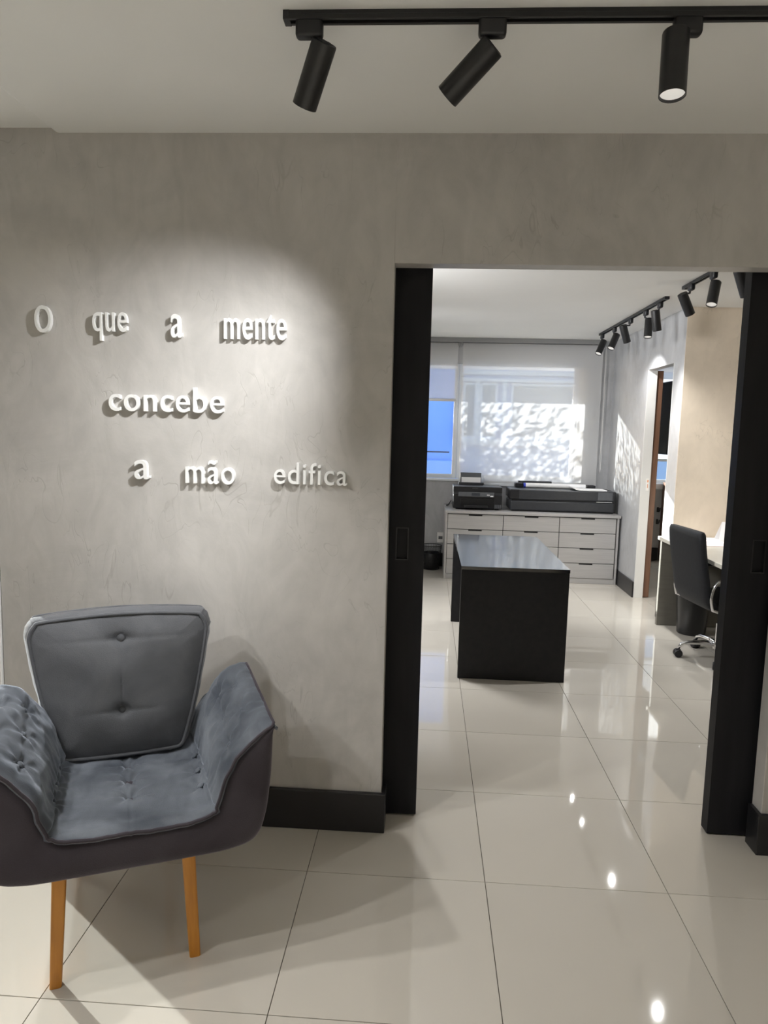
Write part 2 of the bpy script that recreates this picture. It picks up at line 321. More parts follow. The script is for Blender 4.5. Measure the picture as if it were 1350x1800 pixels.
bm = bmesh.new(); add_box(bm, XS-.016, XS-.0005, YO1, YBK, 0, .147, .002); add_box(bm, XS-.016, XS-.0005, 5.722, YO0, 0, .147, .002)
struct(obj('baseboard_side', bm, 'skirt'))
# side room behind the opening
YR2 = 8.75
bm = bmesh.new(); add_box(bm, XS2, 2.25, YR2, YR2+.15, 0, HC+.05); add_box(bm, 3.3, XR, YR2, YR2+.15, 0, HC+.05)
add_box(bm, 2.25, 3.3, YR2, YR2+.15, 0, .86); add_box(bm, 2.25, 3.3, YR2, YR2+.15, 2.28, HC+.05)
struct(obj('wall_side_room', bm, 'wall_cool'))
wall('wall_side_room_left', 1.97, XS2-.0005, YBK+.15, 8.9)
struct(box('baseboard_side_room', XS2, 2.83, YR2-.016, YR2-.0005, 0, .15, 'skirt'))

# window_1 (left, visible under the raised blind) and window_2 (behind the lowered blind)
def window(name, x0, x1, z0, z1, y, fr=.045, m='alu_white'):
    bm = bmesh.new(); d = .05
    add_box(bm, x0, x0+fr, y, y+d, z0, z1, .004); add_box(bm, x1-fr, x1, y, y+d, z0, z1, .004)
    add_box(bm, x0+fr, x1-fr, y, y+d, z0, z0+fr, .004); add_box(bm, x0+fr, x1-fr, y, y+d, z1-fr*.5, z1, .004)
    o = struct(obj(name, bm, m)); box('pane', x0+fr-.005, x1-fr+.005, y+.022, y+.028, z0+fr-.005, z1-fr*.5+.005, 'glass', o, bev=0)
    return o
wn = window('window_1', -1.10, .320, WZ0+.012, WZ1, YBK+.06)
bm = bmesh.new(); add_box(bm, -1.06, .27, YBK+.054, YBK+.06, 1.0, 1.012, .001); obj('sash_rail', bm, 'alu_white', wn)
window('window_2', .322, WX1, WZ0+.012, WZ1, YBK+.06)
struct(box('trim_5', WX0-.02, WX1+.02, YBK-.03, YBK+.062, WZ0-.012, WZ0+.011, 'alu_white', bev=.003))
window('window_3', 2.25, 3.3, .93, 2.28, YR2+.06)
struct(box('trim_6', 2.22, 3.3, YR2-.02, YR2+.11, .862, .929, 'alu_white', bev=.004))
window_side = struct(box('window_4', XL-.06, XL-.05, 2.6, 5.2, .05, 2.2, 'glass', bev=0))

# ------------------------------------------------------------------ sliding doors with recessed pulls (black)
def sliding_door(name, x0, x1, y0, y1, z0, z1, hx0, hx1, hz0, hz1, label):
    bm = bmesh.new(); xs = [x0, hx0, hx1, x1]; zs = [z0, hz0, hz1, z1]; dep = .014
    V = {}
    def v(x, y, z):
        k = (round(x, 5), round(y, 5), round(z, 5))
        if k not in V: V[k] = bm.verts.new(k)
        return V[k]
    for a in range(3):
        for b in range(3):
            q = [(xs[a], zs[b]), (xs[a+1], zs[b]), (xs[a+1], zs[b+1]), (xs[a], zs[b+1])]
            if a == 1 and b == 1:
                bm.faces.new([v(x, y0+dep, z) for x, z in q])
                for (p, r) in zip(q, q[1:]+q[:1]): bm.faces.new([v(p[0], y0, p[1]), v(r[0], y0, r[1]), v(r[0], y0+dep, r[1]), v(p[0], y0+dep, p[1])])
            else: bm.faces.new([v(x, y0, z) for x, z in q])
            bm.faces.new([v(x, y1, z) for x, z in q[::-1]])
    for a in range(3):
        for z in (z0, z1): bm.faces.new([v(xs[a], y0, z), v(xs[a+1], y0, z), v(xs[a+1], y1, z), v(xs[a], y1, z)])
        for x in (x0, x1): bm.faces.new([v(x, y0, zs[a]), v(x, y0, zs[a+1]), v(x, y1, zs[a+1]), v(x, y1, zs[a])])
    d = struct(obj(name, bm, 'black_wood'), label, 'door')
    h = bmesh.new(); e = .004
    add_box(h, hx0-e, hx1+e, y0-.0012, y0, hz1, hz1+e, .0004); add_box(h, hx0-e, hx1+e, y0-.0012, y0, hz0-e, hz0, .0004)
    add_box(h, hx0-e, hx0, y0-.0012, y0, hz0, hz1, .0004); add_box(h, hx1, hx1+e, y0-.0012, y0, hz0, hz1, .0004)
    obj('recessed_pull', h, 'black_metal', d)
    return d
sliding_door('door_1', -1.0, .0, 2.630, 2.682, .008, 2.20, -.103, -.063, 1.015, 1.13, 'black sliding door leaf showing beside the left jamb')
sliding_door('door_2', 1.102, 2.1, 2.616, 2.672, .006, 2.20, 1.185, 1.225, 1.015, 1.13, 'black sliding door leaf at the right side of the doorway')

# ------------------------------------------------------------------ raised letters
def letters():
    words = [('O', 'O', -1.400, -1.340, 1.804, 1.899, 'word O, top left of the sentence'), ('que', 'que', -1.190, -1.065, 1.780, 1.879, 'word que in the top line'),
             ('a', 'a', -.909, -.869, 1.795, 1.876, 'single-letter word a in the top line'), ('mente', 'mente', -.720, -.501, 1.793, 1.879, 'word mente in the top line'),
             ('concebe', 'concebe', -1.136, -.722, 1.536, 1.624, 'word concebe in the middle line'), ('a', 'a', -1.047, -.991, 1.295, 1.364, 'single-letter word a in the bottom line'),
             ('m\u00e3o', 'mao', -.860, -.681, 1.285, 1.370, 'word mao in the bottom line'), ('edifica', 'edifica', -.540, -.279, 1.293, 1.370, 'word edifica in the bottom line')]
    order = ['first', 'second', 'third', 'fourth', 'fifth', 'sixth', 'seventh']
    for text, plain, x0, x1, z0, z1, where in words:
        cu = bpy.data.curves.new('t', 'FONT'); cu.body = text; cu.extrude = .5; cu.offset = .002; cu.resolution_u = 5; cu.space_character = 1.08
        for i, f in enumerate(cu.body_format): f.material_index = i
        for i in range(len(text)): cu.materials.append(M['letter'])
        to = bpy.data.objects.new('t', cu); C.objects.link(to); bpy.context.view_layer.update()
        me = bpy.data.meshes.new_from_object(to.evaluated_get(bpy.context.evaluated_depsgraph_get()))
        xs = [v.co.x for v in me.vertices]; ys = [v.co.y for v in me.vertices]; ax, bx, ay, by = min(xs), max(xs), min(ys), max(ys)
        sx, sz = (x1-x0)/(bx-ax), (z1-z0)/(by-ay); dep = .018
        per = {}
        for p in me.polygons: per.setdefault(p.material_index, []).append(p)
        for k in sorted(per):
            bm = bmesh.new(); vm = {}
            for p in per[k]:
                fv = []
                for vi in p.vertices:
                    if vi not in vm:
                        c = me.vertices[vi].co; vm[vi] = bm.verts.new((x0+(c.x-ax)*sx, YW-dep*.5-.0002-c.z*dep, z0+(c.y-ay)*sz))
                    fv.append(vm[vi])
                if len(set(fv)) > 2:
                    try: bm.faces.new(fv)
                    except ValueError: pass
            bmesh.ops.remove_doubles(bm, verts=bm.verts, dist=.00005)
            ch = text[k]
            ds = 'white raised wall letter %s' % ch
            lab = ds+', the '+where if len(text) == 1 else '%s, %s of the %s' % (ds, order[k], where)
            o = obj('wall_letter', bm, 'letter', smooth=30); tag(o, lab, 'letter', 'raised letters of the sentence on the wall')
        bpy.data.objects.remove(to); bpy.data.curves.remove(cu); bpy.data.meshes.remove(me)
letters()

# ------------------------------------------------------------------ track lights
def rail(name, a, b, label, wdt=.032, h=.020):
    """a = start, b = end on the ceiling (axis aligned)"""
    o = thing(name, label, 'light track', (a[0], a[1], HC)); a = Vector(a); b = Vector(b); L = (b-a).length; alongx = abs(b.x-a.x) > abs(b.y-a.y); s = 1 if (b-a).dot(Vector((1, 1, 0))) > 0 else -1
    bm = bmesh.new(); hw = wdt/2
    def bx(l0, l1, c0, c1, z0, z1):
        l0, l1 = sorted((s*l0, s*l1))
        if alongx: add_box(bm, l0, l1, c0, c1, z0, z1, .0008, 1)
        else: add_box(bm, c0, c1, l0, l1, z0, z1, .0008, 1)
    bx(.002, L-.002, -hw, hw, -h*.45, 0); bx(.002, L-.002, -hw, -hw+.009, -h, -h*.45); bx(.002, L-.002, hw-.009, hw, -h, -h*.45)
    obj('rail', bm, 'black_metal', o)
    for l0, l1 in ((-.004, .012), (L-.012, L+.004)):
        bm = bmesh.new(); bx(l0, l1, -hw-.001, hw+.001, -h-.001, 0); obj('end_cap', bm, 'black_plastic', o)
    return o
rail('light_track', (-.373, 1.821), (1.62, 1.821), 'long black ceiling light track across the front room')
rail('light_track', (1.66, 5.304), (1.66, 7.263), 'black ceiling light track nearest the window, carrying five spotlights')
rail('light_track', (1.66, 4.0), (1.66, 4.957), 'shorter black ceiling light track just behind the doorway head')
def spotlight(x, y, label, group, top, aim, axis='x', side=1, energy=40, size=45, color=WARM, L=.150, R=.031, lens='lens', blend=.5, soft=.010):
    """x, y: clip position on the track; top: centre of the lamp's upper end (world); aim: unit direction of the beam"""
    o = thing('track_spotlight', label, 'spotlight', (x, y, HC), group=group)
    base = Vector((x, y, HC)); t = Vector(top)-base; d = Vector(aim).normalized()
    bm = bmesh.new(); z1, z0 = -.0135, -.058            # adapter box under the rail
    if axis == 'x': add_box(bm, -.033, .033, -.0145, .0145, z0, z1, .009, 3)
    else: add_box(bm, -.0145, .0145, -.033, .033, z0, z1, .009, 3)
    obj('adapter', bm, 'black_plastic', o, smooth=40)
    bm = bmesh.new(); e = t+d*.014; s0 = Vector((side*.022 if axis == 'x' else 0, 0 if axis == 'x' else side*.022, z0+.012))
    add_tube(bm, [s0, s0+Vector((0, 0, -.022)), s0.lerp(e, .5)+Vector((0, 0, -.006)), e], [.007, .0065, .0065, .0065], 10)
    obj('arm', bm, 'black_metal', o, smooth=50)
    bm = bmesh.new(); u, v = frame_of(d)
    prof = [(.006, .0), (R-.004, .0), (R-.001, .001), (R, .004), (R, L-.001), (R-.0015, L), (R-.0025, L-.001), (R-.0025, L-.016), (.002, L-.020)]
    rings = [[bm.verts.new(t+d*l+(u*math.cos(a)+v*math.sin(a))*r) for a in [2*math.pi*j/32 for j in range(32)]] for r, l in prof]
    for A, B in zip(rings, rings[1:]):
        for j in range(32): bm.faces.new((A[j], A[(j+1) % 32], B[(j+1) % 32], B[j]))
    bm.faces.new(rings[0])
    obj('lamp_body', bm, 'black_metal', o, smooth=35)
    bm = bmesh.new()                                       # vent fins on the upper end
    for k in (-2, -1, 0, 1, 2):
        c = t+u*(k*.009)+d*.0; hw = math.sqrt(max(0, (R-.006)**2-(k*.009)**2))
        add_tube(bm, [c-v*hw, c+v*hw], .0012, 6)
    obj('vent_fin', bm, 'black_plastic', o)
    bm = bmesh.new(); c = t+d*(L-.007)
    vs = [bm.verts.new(c+(u*math.cos(a)+v*math.sin(a))*(R-.003)) for a in [2*math.pi*j/28 for j in range(28)]]
    bm.faces.new(vs if (u.cross(v)).dot(d) > 0 else vs[::-1]); obj('lens', bm, lens, o)
    light('lamp_light', 'SPOT', t+d*(L-.004), d, energy, color, o, spot_size=math.radians(size), spot_blend=blend, shadow_soft_size=soft)
    return o
GF, GB = 'spotlights on the front track', 'spotlights on the back room tracks'
spotlight(-.315, 1.821, 'black spotlight on the front track, first from its left end, tilted down left', GF, (-.278, 1.822, 2.418), (-.40, .46, -.79), 'x', 1, 20, 60, blend=1.0)
spotlight(.122, 1.821, 'black spotlight on the front track, the middle one, tilted sharply towards the lettered wall', GF, (.126, 1.822, 2.407), (-.705, .370, -.605), 'x', -1, 172, 63, color=(1, 1, 1), blend=1.0, soft=.03)
spotlight(.574, 1.821, 'black spotlight on the front track hanging upright with its pale lens showing', GF, (.549, 1.822, 2.434), (-.03, -.12, -.99), 'x', -1, 12, 70, blend=1.0)
NT = 'track by the window'
spotlight(1.663, 7.20, 'black spotlight nearest the window at the far end of the track', GB, (1.68, 7.20, 2.405), (-.38, -.30, -.87), 'y', 1, 34, 95, blend=1.0)
spotlight(1.663, 6.74, 'second black spotlight from the window, tilted down left', GB, (1.685, 6.74, 2.405), (-.38, -.28, -.87), 'y', 1, 34, 95, blend=1.0)
spotlight(1.663, 6.22, 'third black spotlight from the window, tilted down right towards the side wall', GB, (1.60, 6.22, 2.41), (.36, .25, -.90), 'y', 1, 30, 105, blend=.5)
spotlight(1.663, 5.80, 'fourth black spotlight from the window, hanging almost upright', GB, (1.69, 5.80, 2.40), (-.08, -.24, -.97), 'y', 1, 40, 125, blend=1.0)
spotlight(1.663, 5.46, 'black spotlight at the doorway end of the far track, leaning slightly right', GB, (1.63, 5.46, 2.41), (.22, .2, -.95), 'y', 1, 34, 80, blend=1.0)
spotlight(1.650, 4.80, 'black spotlight on the short track, tilted steeply down right', GB, (1.595, 4.80, 2.405), (.50, .3, -.81), 'y', 1, 34, 95, blend=1.0)
spotlight(1.650, 4.44, 'black spotlight on the short track with its lit lens facing the doorway', GB, (1.665, 4.44, 2.405), (-.22, -.3, -.93), 'y', 1, 80, 95, blend=1.0)
spotlight(1.650, 4.10, 'black spotlight mostly hidden above the right door leaf', GB, (1.655, 4.10, 2.40), (.45, .3, -.84), 'y', 1, 34, 95, blend=1.0)

# ------------------------------------------------------------------ tufted armchair
def cr_sample(pts, n):
    """resample a polyline as a Catmull-Rom curve, n+1 points"""
    P = [Vector((*p, 0)) if len(p) == 2 else Vector(p) for p in pts]; out = []; k = len(P)-1
    for i in range(n+1):
        t = i/n*k; j = min(int(t), k-1); f = t-j
        p0 = P[max(j-1, 0)]; p1 = P[j]; p2 = P[j+1]; p3 = P[min(j+2, k)]
        out.append(.5*((2*p1)+(p2-p0)*f+(2*p0-5*p1+4*p2-p3)*f*f+(3*p1-p0-3*p2+p3)*f**3))
    return out
def armchair():
    root = thing('armchair', 'tufted grey velvet armchair with charcoal shell and honey wooden legs by the lettered wall', 'armchair', (-.86, 1.945, 0), math.radians(24.1))
    n = 44
    Fi = cr_sample([(0, .440), (.11, .441), (.175, .443), (.212, .458), (.230, .50), (.250, .572), (.305, .640), (.366, .686)], n)
    Mi = cr_sample([(0, .432), (.11, .433), (.170, .437), (.206, .455), (.222, .505), (.245, .605), (.290, .706), (.354, .738)], n)
    Bi = cr_sample([(0, .425), (.11, .425), (.175, .430), (.205, .450), (.215, .49), (.228, .53), (.262, .57), (.305, .585)], n)
    Fo = cr_sample([(0, .334), (.15, .334), (.26, .338), (.325, .360), (.352, .42), (.366, .52), (.371, .61), (.372, .676)], n)
    Mo = cr_sample([(0, .334), (.15, .334), (.25, .338), (.315, .362), (.340, .43), (.356, .54), (.361, .64), (.360, .732)], n)
    Bo = cr_sample([(0, .334), (.13, .334), (.21, .338), (.265, .360), (.300, .42), (.312, .50), (.314, .54), (.310, .580)], n)
    V0, V1, V2 = -.262, .095, .285
    def inner(s, t):
        """s in -1..1 across, t in 0..1 front to back: point of the inner surface"""
        v = V0+(V2-V0)*t; a = min(abs(s), 1)*n; i = min(int(a), n-1); f = a-i
        def at(P): return P[i].lerp(P[i+1], f)
        if v <= V1: k = (v-V0)/(V1-V0); k = k*k*(3-2*k)*.4+k*.6; p = at(Fi).lerp(at(Mi), k)
        else: k = (v-V1)/(V2-V1); p = at(Mi).lerp(at(Bi), k*k*(3-2*k))
        if s < 0: p = Vector((p.x*(.89+.11*max(0, min(1, (p.y-.46)/.22))), p.y, 0))
        return Vector((p.x*(1 if s >= 0 else -1)+.014, v, p.y))
    def outer(s, t):
        v = V0+(V2-V0)*t; a = min(abs(s), 1)*n; i = min(int(a), n-1); f = a-i
        def at(P): return P[i].lerp(P[i+1], f)
        if v <= V1: p = at(Fo).lerp(at(Mo), (v-V0)/(V1-V0))
        else: k = (v-V1)/(V2-V1); p = at(Mo).lerp(at(Bo), k*k*(3-2*k))
        return Vector((p.x*(1 if s >= 0 else -1)+.014, v, p.y))
    NS, NT_ = 2*n, 26
    S = [-1+2*i/NS for i in range(NS+1)]; TT = [j/NT_ for j in range(NT_+1)]
    # shell: closed loop of outer + lowered inner, rounded front lip
    bm = bmesh.new(); rows = []
    def loop(t, dv, shrink):
        po = [outer(s, t) for s in S]; pi = [inner(s, t) for s in S]
        pi = [p+Vector((0, 0, -.012)) if abs(s) < .5 else p+Vector((.008*(1 if s > 0 else -1), 0, -.006)) for p, s in zip(pi, S)]
        L = []
        for a, b in zip(po, pi): m = (a+b)/2; L.append((a.lerp(m, shrink)+Vector((0, dv, 0)), b.lerp(m, shrink)+Vector((0, dv, 0))))
        return [x[0] for x in L]+[x[1] for x in L[::-1]]
    for t, dv, sh in [(0, -.016, .55), (0, -.012, .22), (0, -.005, .06)]: rows.append(loop(t, dv, sh))
    for t in TT: rows.append(loop(t, 0, 0))
    rows.append(loop(1, .006, .3))
    V = add_grid(bm, rows, wrap=True)
    K = len(S)
    for R_ in (V[0], V[-1]):
        for i in range(K-1): bm.faces.new((R_[i], R_[i+1], R_[2*K-2-i], R_[2*K-1-i]))
    obj('shell', bm, 'velvet_dark', root, smooth=180)['label'] = 'charcoal velvet outer shell'
    # padded seat and arm cover with tufts
    def s_at(u, z, t, side):
        return min(range(201), key=lambda i: (inner(side*i/200, t)-Vector((side*u, inner(0, t).y, z))).length)/200*side
    tufts = []      # (s, t, depth)
    for v in (-.075, .035, .135): tufts.append((0.0, (v-V0)/(V2-V0), .019))
    for sd in (1, -1):
        for v in (-.10, .0, .10):
            t = (v-V0)/(V2-V0); tufts.append((s_at(.205, .458, t, sd), t, .0101))
        for v, u, z in ((-.17, .270, .60), (-.05, .275, .63), (.06, .27, .665)):
            t = (v-V0)/(V2-V0); tufts.append((s_at(u, z, t, sd), t, .012))
        for v, u, z in ((-.11, .320, .675), (.01, .318, .70)):
            t = (v-V0)/(V2-V0); tufts.append((s_at(u, z, t, sd), t, .010))
    tp = [(inner(s, t), d) for s, t, d in tufts]
    N2, T2 = 180, 70
    def normal(s, t):
        e = .012; a = inner(min(s+e, 1), t)-inner(max(s-e, -1), t); b = inner(s, min(t+e, 1))-inner(s, max(t-e, 0)); q = a.cross(b)
        return q.normalized() if q.length > 1e-9 else Vector((0, 0, 1))
    def cover(s, t):
        p = inner(s, t); nn = normal(s, t)
        edge = min(1, (1-abs(s))/.10, t/.05+.05); puff = .010*(1-(1-max(0, edge))**2)
        h = 0
        for q, d in tp:
            r = (p-q).length
            if r < .16:
                ang = math.atan2(p.y-q.y, (p-q).dot(Vector((nn.z, 0, -nn.x))))
                h -= d*math.exp(-(r/.018)**2)+d*.48*math.exp(-(r/.055)**2)*(1+.85*math.cos(6*ang+q.x*40))
        # seam lines: one down the seat middle, one each where seat meets arm
        if abs(p.x-.014) < .03: h -= .0026*math.exp(-((p.x-.014)/.004)**2)
        sa = abs(abs(s)-.455); h -= .007*math.exp(-(sa/.018)**2)
        h += .0055*noise.noise(Vector((p.x*15, p.y*15, p.z*15)))+.0018*noise.noise(Vector((p.x*60+3, p.y*24, p.z*40)))
        if abs(s) > .47: h += .0028*noise.noise(Vector((p.x*30, p.y*55+p.z*20, p.z*12)))
        return p+nn*(puff+h)
    bm = bmesh.new(); g = []
    for j in range(T2+1):
        t = j/T2; g.append([cover(-1+2*i/N2, t) for i in range(N2+1)])
    def rimdir(row, i): return Vector((-.0, -1, 0))
    front = [p+Vector((0, -.013-.003*noise.noise(p*40), -.002)) for p in g[0]]
    front2 = [p+Vector((0, -.010, -.013)) if abs(-1+2*i/N2) < .45 else p+Vector((.008*(1 if i > N2/2 else -1), -.010, -.008)) for i, p in enumerate(g[0])]
    G = [front2, front]+g
    G = [[row[0]+Vector((-.006, 0, -.010)), row[0]+Vector((-.009, 0, -.001))]+row+[row[-1]+Vector((.009, 0, -.001)), row[-1]+Vector((.006, 0, -.010))] for row in G]
    add_grid(bm, G)
    cov = obj('seat_cover', bm, 'velvet', root, smooth=180); cov['label'] = 'blue-grey tufted velvet seat and arm cover'
    bm = bmesh.new(); pts = [p+Vector((0, -.012, -.004)) for p in g[0][::2]]
    rim = [Vector((r[-1].x+.008, r[-1].y, r[-1].z-.003)) for r in g[1:-8:3]]; riml = [Vector((r[0].x-.008, r[0].y, r[0].z-.003)) for r in g[1:-8:3]]
    add_tube(bm, riml[::-1]+pts+rim, .0048, 8); obj('piping', bm, 'velvet_dark', cov, smooth=180)
    for (s, t, d), (q, _) in zip(tufts, tp):
        bm = bmesh.new(); nn = normal(s, t); c = cover(s, t)+nn*(.006 if d == .0101 else .001)
        rot = nn.to_track_quat('Z', 'Y').to_matrix(); add_ball(bm, c, .0105, (1, 1, .55), 12, rot)
        obj('button', bm, 'velvet', cov, smooth=180)
    # back cushion
    Hh = .450
    def outline(k):
        """k in 0..1 around; returns local (a, b) on the rounded trapezoid"""
        P = [(-.150, .0), (.0, -.004), (.150, .0), (.185, .008), (.200, .040), (.228, .14), (.256, .27), (.274, .375), (.276, .405), (.262, .436), (.225, .450), (.0, .462), (-.225, .450), (-.262, .436), (-.276, .405), (-.274, .375), (-.256, .27), (-.228, .14), (-.200, .040), (-.185, .008)]
        m = len(P); t = k*m; j = int(t) % m; f = t-int(t)
        p0, p1, p2, p3 = [Vector(P[(j+i) % m]) for i in (-1, 0, 1, 2)]
        return .5*((2*p1)+(p2-p0)*f+(2*p0-5*p1+4*p2-p3)*f*f+(3*p1-p0-3*p2+p3)*f**3)
    ctr = Vector((0, .235)); lean = math.radians(8.5)
    def place(a, b, d): return Vector((a, .205+b*math.sin(lean)-d*math.cos(lean)+.01, .438+b*math.cos(lean)+d*math.sin(lean)))
    btn = [(0, .375), (0, .150)]
    def face(a, b, q, sgn):
        d = .030*(1-q**4) if sgn > 0 else .02*(1-q**4)
        if sgn > 0:
            for (x, y) in btn:
                r = math.hypot(a-x, b-y); d -= .020*math.exp(-(r/.016)**2)+.010*math.exp(-(r/.06)**2)
                d -= .0035*math.exp(-((b-y)/.0035)**2)*max(0, 1-abs(a)/.27)*(1 if abs(a) > .02 else .3)+.003*math.exp(-((b-y)/.014)**2)*math.exp(-abs(a)/.07)
            d -= .003*math.exp(-(a/.003)**2)*(1 if .14 < b < .38 else .25)
            d += .0025*noise.noise(Vector((a*14, b*14, 1.3)))+.0022*(q**3)*noise.noise(Vector((a*55, b*35, 4)))
        return d
    NA, NR = 120, 34
    bm = bmesh.new(); rows = []
    HT = .048
    for sgn in (1, -1):
        rr = []
        for j in range(NR+1):
            q = j/NR if j else .012
            row = []
            for i in range(NA):
                p = outline(i/NA); c = ctr.lerp(p, q*.945 if sgn > 0 else q); row.append(place(c.x, c.y, sgn*HT+sgn*face(c.x, c.y, q, sgn)))
            rr.append(row)
        rows.append(rr)
    side = []
    for k in range(1, 6):
        f = k/6; row = []
        for i in range(NA):
            p = outline(i/NA); c = ctr+(p-ctr)*(.965+.06*min(1, f*2.2)-.02*max(0, f-.6)); w_ = .004*noise.noise(Vector((i*.45, f*2, 0)))
            c = c+(c-ctr).normalized()*w_; row.append(place(c.x, c.y, HT*(1-2*f)))
        side.append(row)
    V = add_grid(bm, rows[0]+side+rows[1][::-1], wrap=True); bm.faces.new(V[0]); bm.faces.new(V[-1])
    bc = obj('back_cushion', bm, 'velvet_back', root, smooth=180); bc['label'] = 'loose grey back cushion with two buttons'
    bm = bmesh.new(); add_tube(bm, [place(*(ctr+(outline(i/100)-ctr)*.955), HT+.001) for i in range(100)], .0058, 8, closed=True); obj('piping', bm, 'velvet_back', bc, smooth=180)
    bm = bmesh.new(); add_tube(bm, [place(*(ctr+(outline(i/100)-ctr)*1.012), -HT+.001) for i in range(100)], .0055, 8, closed=True); obj('piping', bm, 'velvet_back', bc, smooth=180)
    for x, y in btn:
        bm = bmesh.new(); add_ball(bm, place(x, y, HT+face(x, y, 0, 1)+.005), .0150, (1, .6, 1), 16); obj('button', bm, 'velvet_back', bc, smooth=180)
    # legs
    for (u0, v0, u1, v1) in ((-.163, -.185, -.180, -.200), (.163, -.185, .180, -.200), (-.140, .22, -.150, .305), (.140, .22, .150, .305)):
        bm = bmesh.new(); h = .345
        g = []
        for k in range(7):
            f = k/6; c = Vector((u0+(u1-u0)*f, v0+(v1-v0)*f, h*(1-f))); a = .0185-.0035*f; b = .0165-.003*f; r = .006
            ring = []
            for (sx, sy, st) in ((1, 1, 0), (-1, 1, 1), (-1, -1, 2), (1, -1, 3)):
                for m in range(4): an = math.pi/2*(st+m/3); ring.append(c+Vector((sx*(a-r)+r*math.cos(an), sy*(b-r)+r*math.sin(an), 0)))
            g.append(ring)
        V = add_grid(bm, g, wrap=True); bm.faces.new(V[0]); bm.faces.new(V[-1]); obj('leg', bm, 'oak', root, smooth=40)
    return root
armchair()

# ------------------------------------------------------------------ black table
t = thing('table', 'low black waterfall table with a glossy top in the middle of the back room', 'table', (.545, 4.87, 0))
def tb(name, x0, x1, y0, y1, z0, z1, m, bev=.0015): return box(name, x0-.545, x1-.545, y0-4.87, y1-4.87, z0, z1, m, t, bev)
tb('table_top', .225, .870, 4.222, 5.560, .672, .694, 'black_top'); tb('end_panel', .227, .868, 4.224, 4.262, .0005, .6715, 'black_lam'); tb('end_panel', .227, .868, 5.520, 5.558, .0005, .6715, 'black_lam')
tb('modesty_panel', .30, .80, 4.87, 4.89, .30, .6715, 'black_lam')

# ------------------------------------------------------------------ drawer cabinet
cx0, cx1, cy0, cy1, ch = .205, 1.930, 7.165, 7.83, .700
cab = thing('drawer_cabinet', 'long pale grey cabinet of drawers under the window', 'cabinet', ((cx0+cx1)/2, (cy0+cy1)/2, 0))
def cb(name, x0, x1, y0, y1, z0, z1, m, parent=None, bev=.0015):
    ox, oy = (cx0+cx1)/2, (cy0+cy1)/2
    return box(name, x0-ox, x1-ox, y0-oy, y1-oy, z0, z1, m, parent or cab, bev)
cb('cabinet_top', cx0-.005, cx1+.010, cy0-.012, cy1, ch-.026, ch, 'drawer')
cb('side_panel', cx0, cx0+.020, cy0, cy1, .0005, ch-.0265, 'drawer'); cb('side_panel', cx1-.020, cx1, cy0, cy1, .0005, ch-.0265, 'drawer')
cb('plinth', cx0+.0205, cx1-.0205, cy0+.012, cy0+.03, .0005, .054, 'drawer'); cb('back_panel', cx0+.0205, cx1-.0205, cy1-.02, cy1-.004, .02, ch-.0265, 'drawer')
cb('carcass', cx0+.0205, cx1-.0205, cy0+.045, cy1-.021, .056, ch-.028, 'black_lam')
cw = (cx1-cx0-.048)/3; dh = (ch-.030-.058)/4
for ci in range(3):
    for ri in range(4):
        x0 = cx0+.024+cw*ci; z0 = .058+dh*ri
        d = bmesh.new(); x1 = x0+cw-.006; z1 = z0+dh-.006; ox, oy = (cx0+cx1)/2, (cy0+cy1)/2; mid = (x0+x1)/2; hw = .068
        add_box(d, x0-ox, x1-ox, cy0+.004-oy, cy0+.022-oy, z0, z1-.0125, .001, 1)
        add_box(d, x0-ox, mid-hw-ox, cy0+.004-oy, cy0+.022-oy, z1-.013, z1, .001, 1); add_box(d, mid+hw-ox, x1-ox, cy0+.004-oy, cy0+.022-oy, z1-.013, z1, .001, 1)
        dr = obj('drawer', d, 'drawer', cab)
        cb('finger_pull', mid-hw, mid+hw, cy0+.010, cy0+.021, z1-.0125, z1-.0005, 'black_metal', dr, .0005)

# ------------------------------------------------------------------ printers and paper on the cabinet
ZC = ch+.0005
pr = thing('printer', 'black desktop inkjet printer with white paper in its rear tray', 'printer', (.53, 7.42, ZC))
def pb(name, x0, x1, y0, y1, z0, z1, m, parent=None, bev=.004): return box(name, x0, x1, y0, y1, z0, z1, m, parent or pr, bev, 2)
pb('housing', -.25, .245, -.11, .22, .012, .150, 'black_plastic', bev=.008)
pb('output_bay', -.175, .148, -.120, -.1095, .030, .110, 'liner', bev=.002)
pb('scanner_lid', -.252, .247, -.118, .22, .178, .236, 'black_plastic', bev=.006)
pb('lid_seam', -.249, .244, -.11, .215, .1505, .1775, 'dark_plastic', bev=.001)
cp = pb('control_panel', -.20, .165, -.136, -.1185, .135, .182, 'grey_plastic', bev=.004)
pb('display', -.065, .02, -.1375, -.1365, .145, .174, 'screen', cp, .0003)
pb('sticker', .125, .155, -.1375, -.1365, .138, .150, 'paper', cp, .0002)
pb('button_row', .09, .118, -.1375, -.1365, .152, .160, 'socket', cp, .0002)
pb('paper_tray', -.14, .10, -.165, -.121, .022, .050, 'black_plastic', bev=.006)
pb('ink_tank', .168, .2465, -.122, -.1105, .014, .150, 'black_plastic', bev=.003)
for k in range(4): pb('ink_window', .174+.017*k, .186+.017*k, -.1238, -.1225, .020, .058, 'grey_plastic', bev=.0004)
for sx in (-.2, .2): pb('foot', sx-.02, sx+.02, -.08, .18, .0, .0118, 'liner', bev=.001)
bm = bmesh.new(); add_box(bm, -.17, .055, .16, .172, .236, .386, .006); o = obj('rear_tray', bm, 'grey_plastic', pr); o.rotation_euler = (math.radians(-8), 0, 0); o.location = (0, .03, 0)
bm = bmesh.new(); add_box(bm, -.155, .048, .150, .1585, .230, .335, .0005); o = obj('paper_stack', bm, 'paper', pr); o.rotation_euler = (math.radians(-8), 0, 0); o.location = (0, .03, 0)
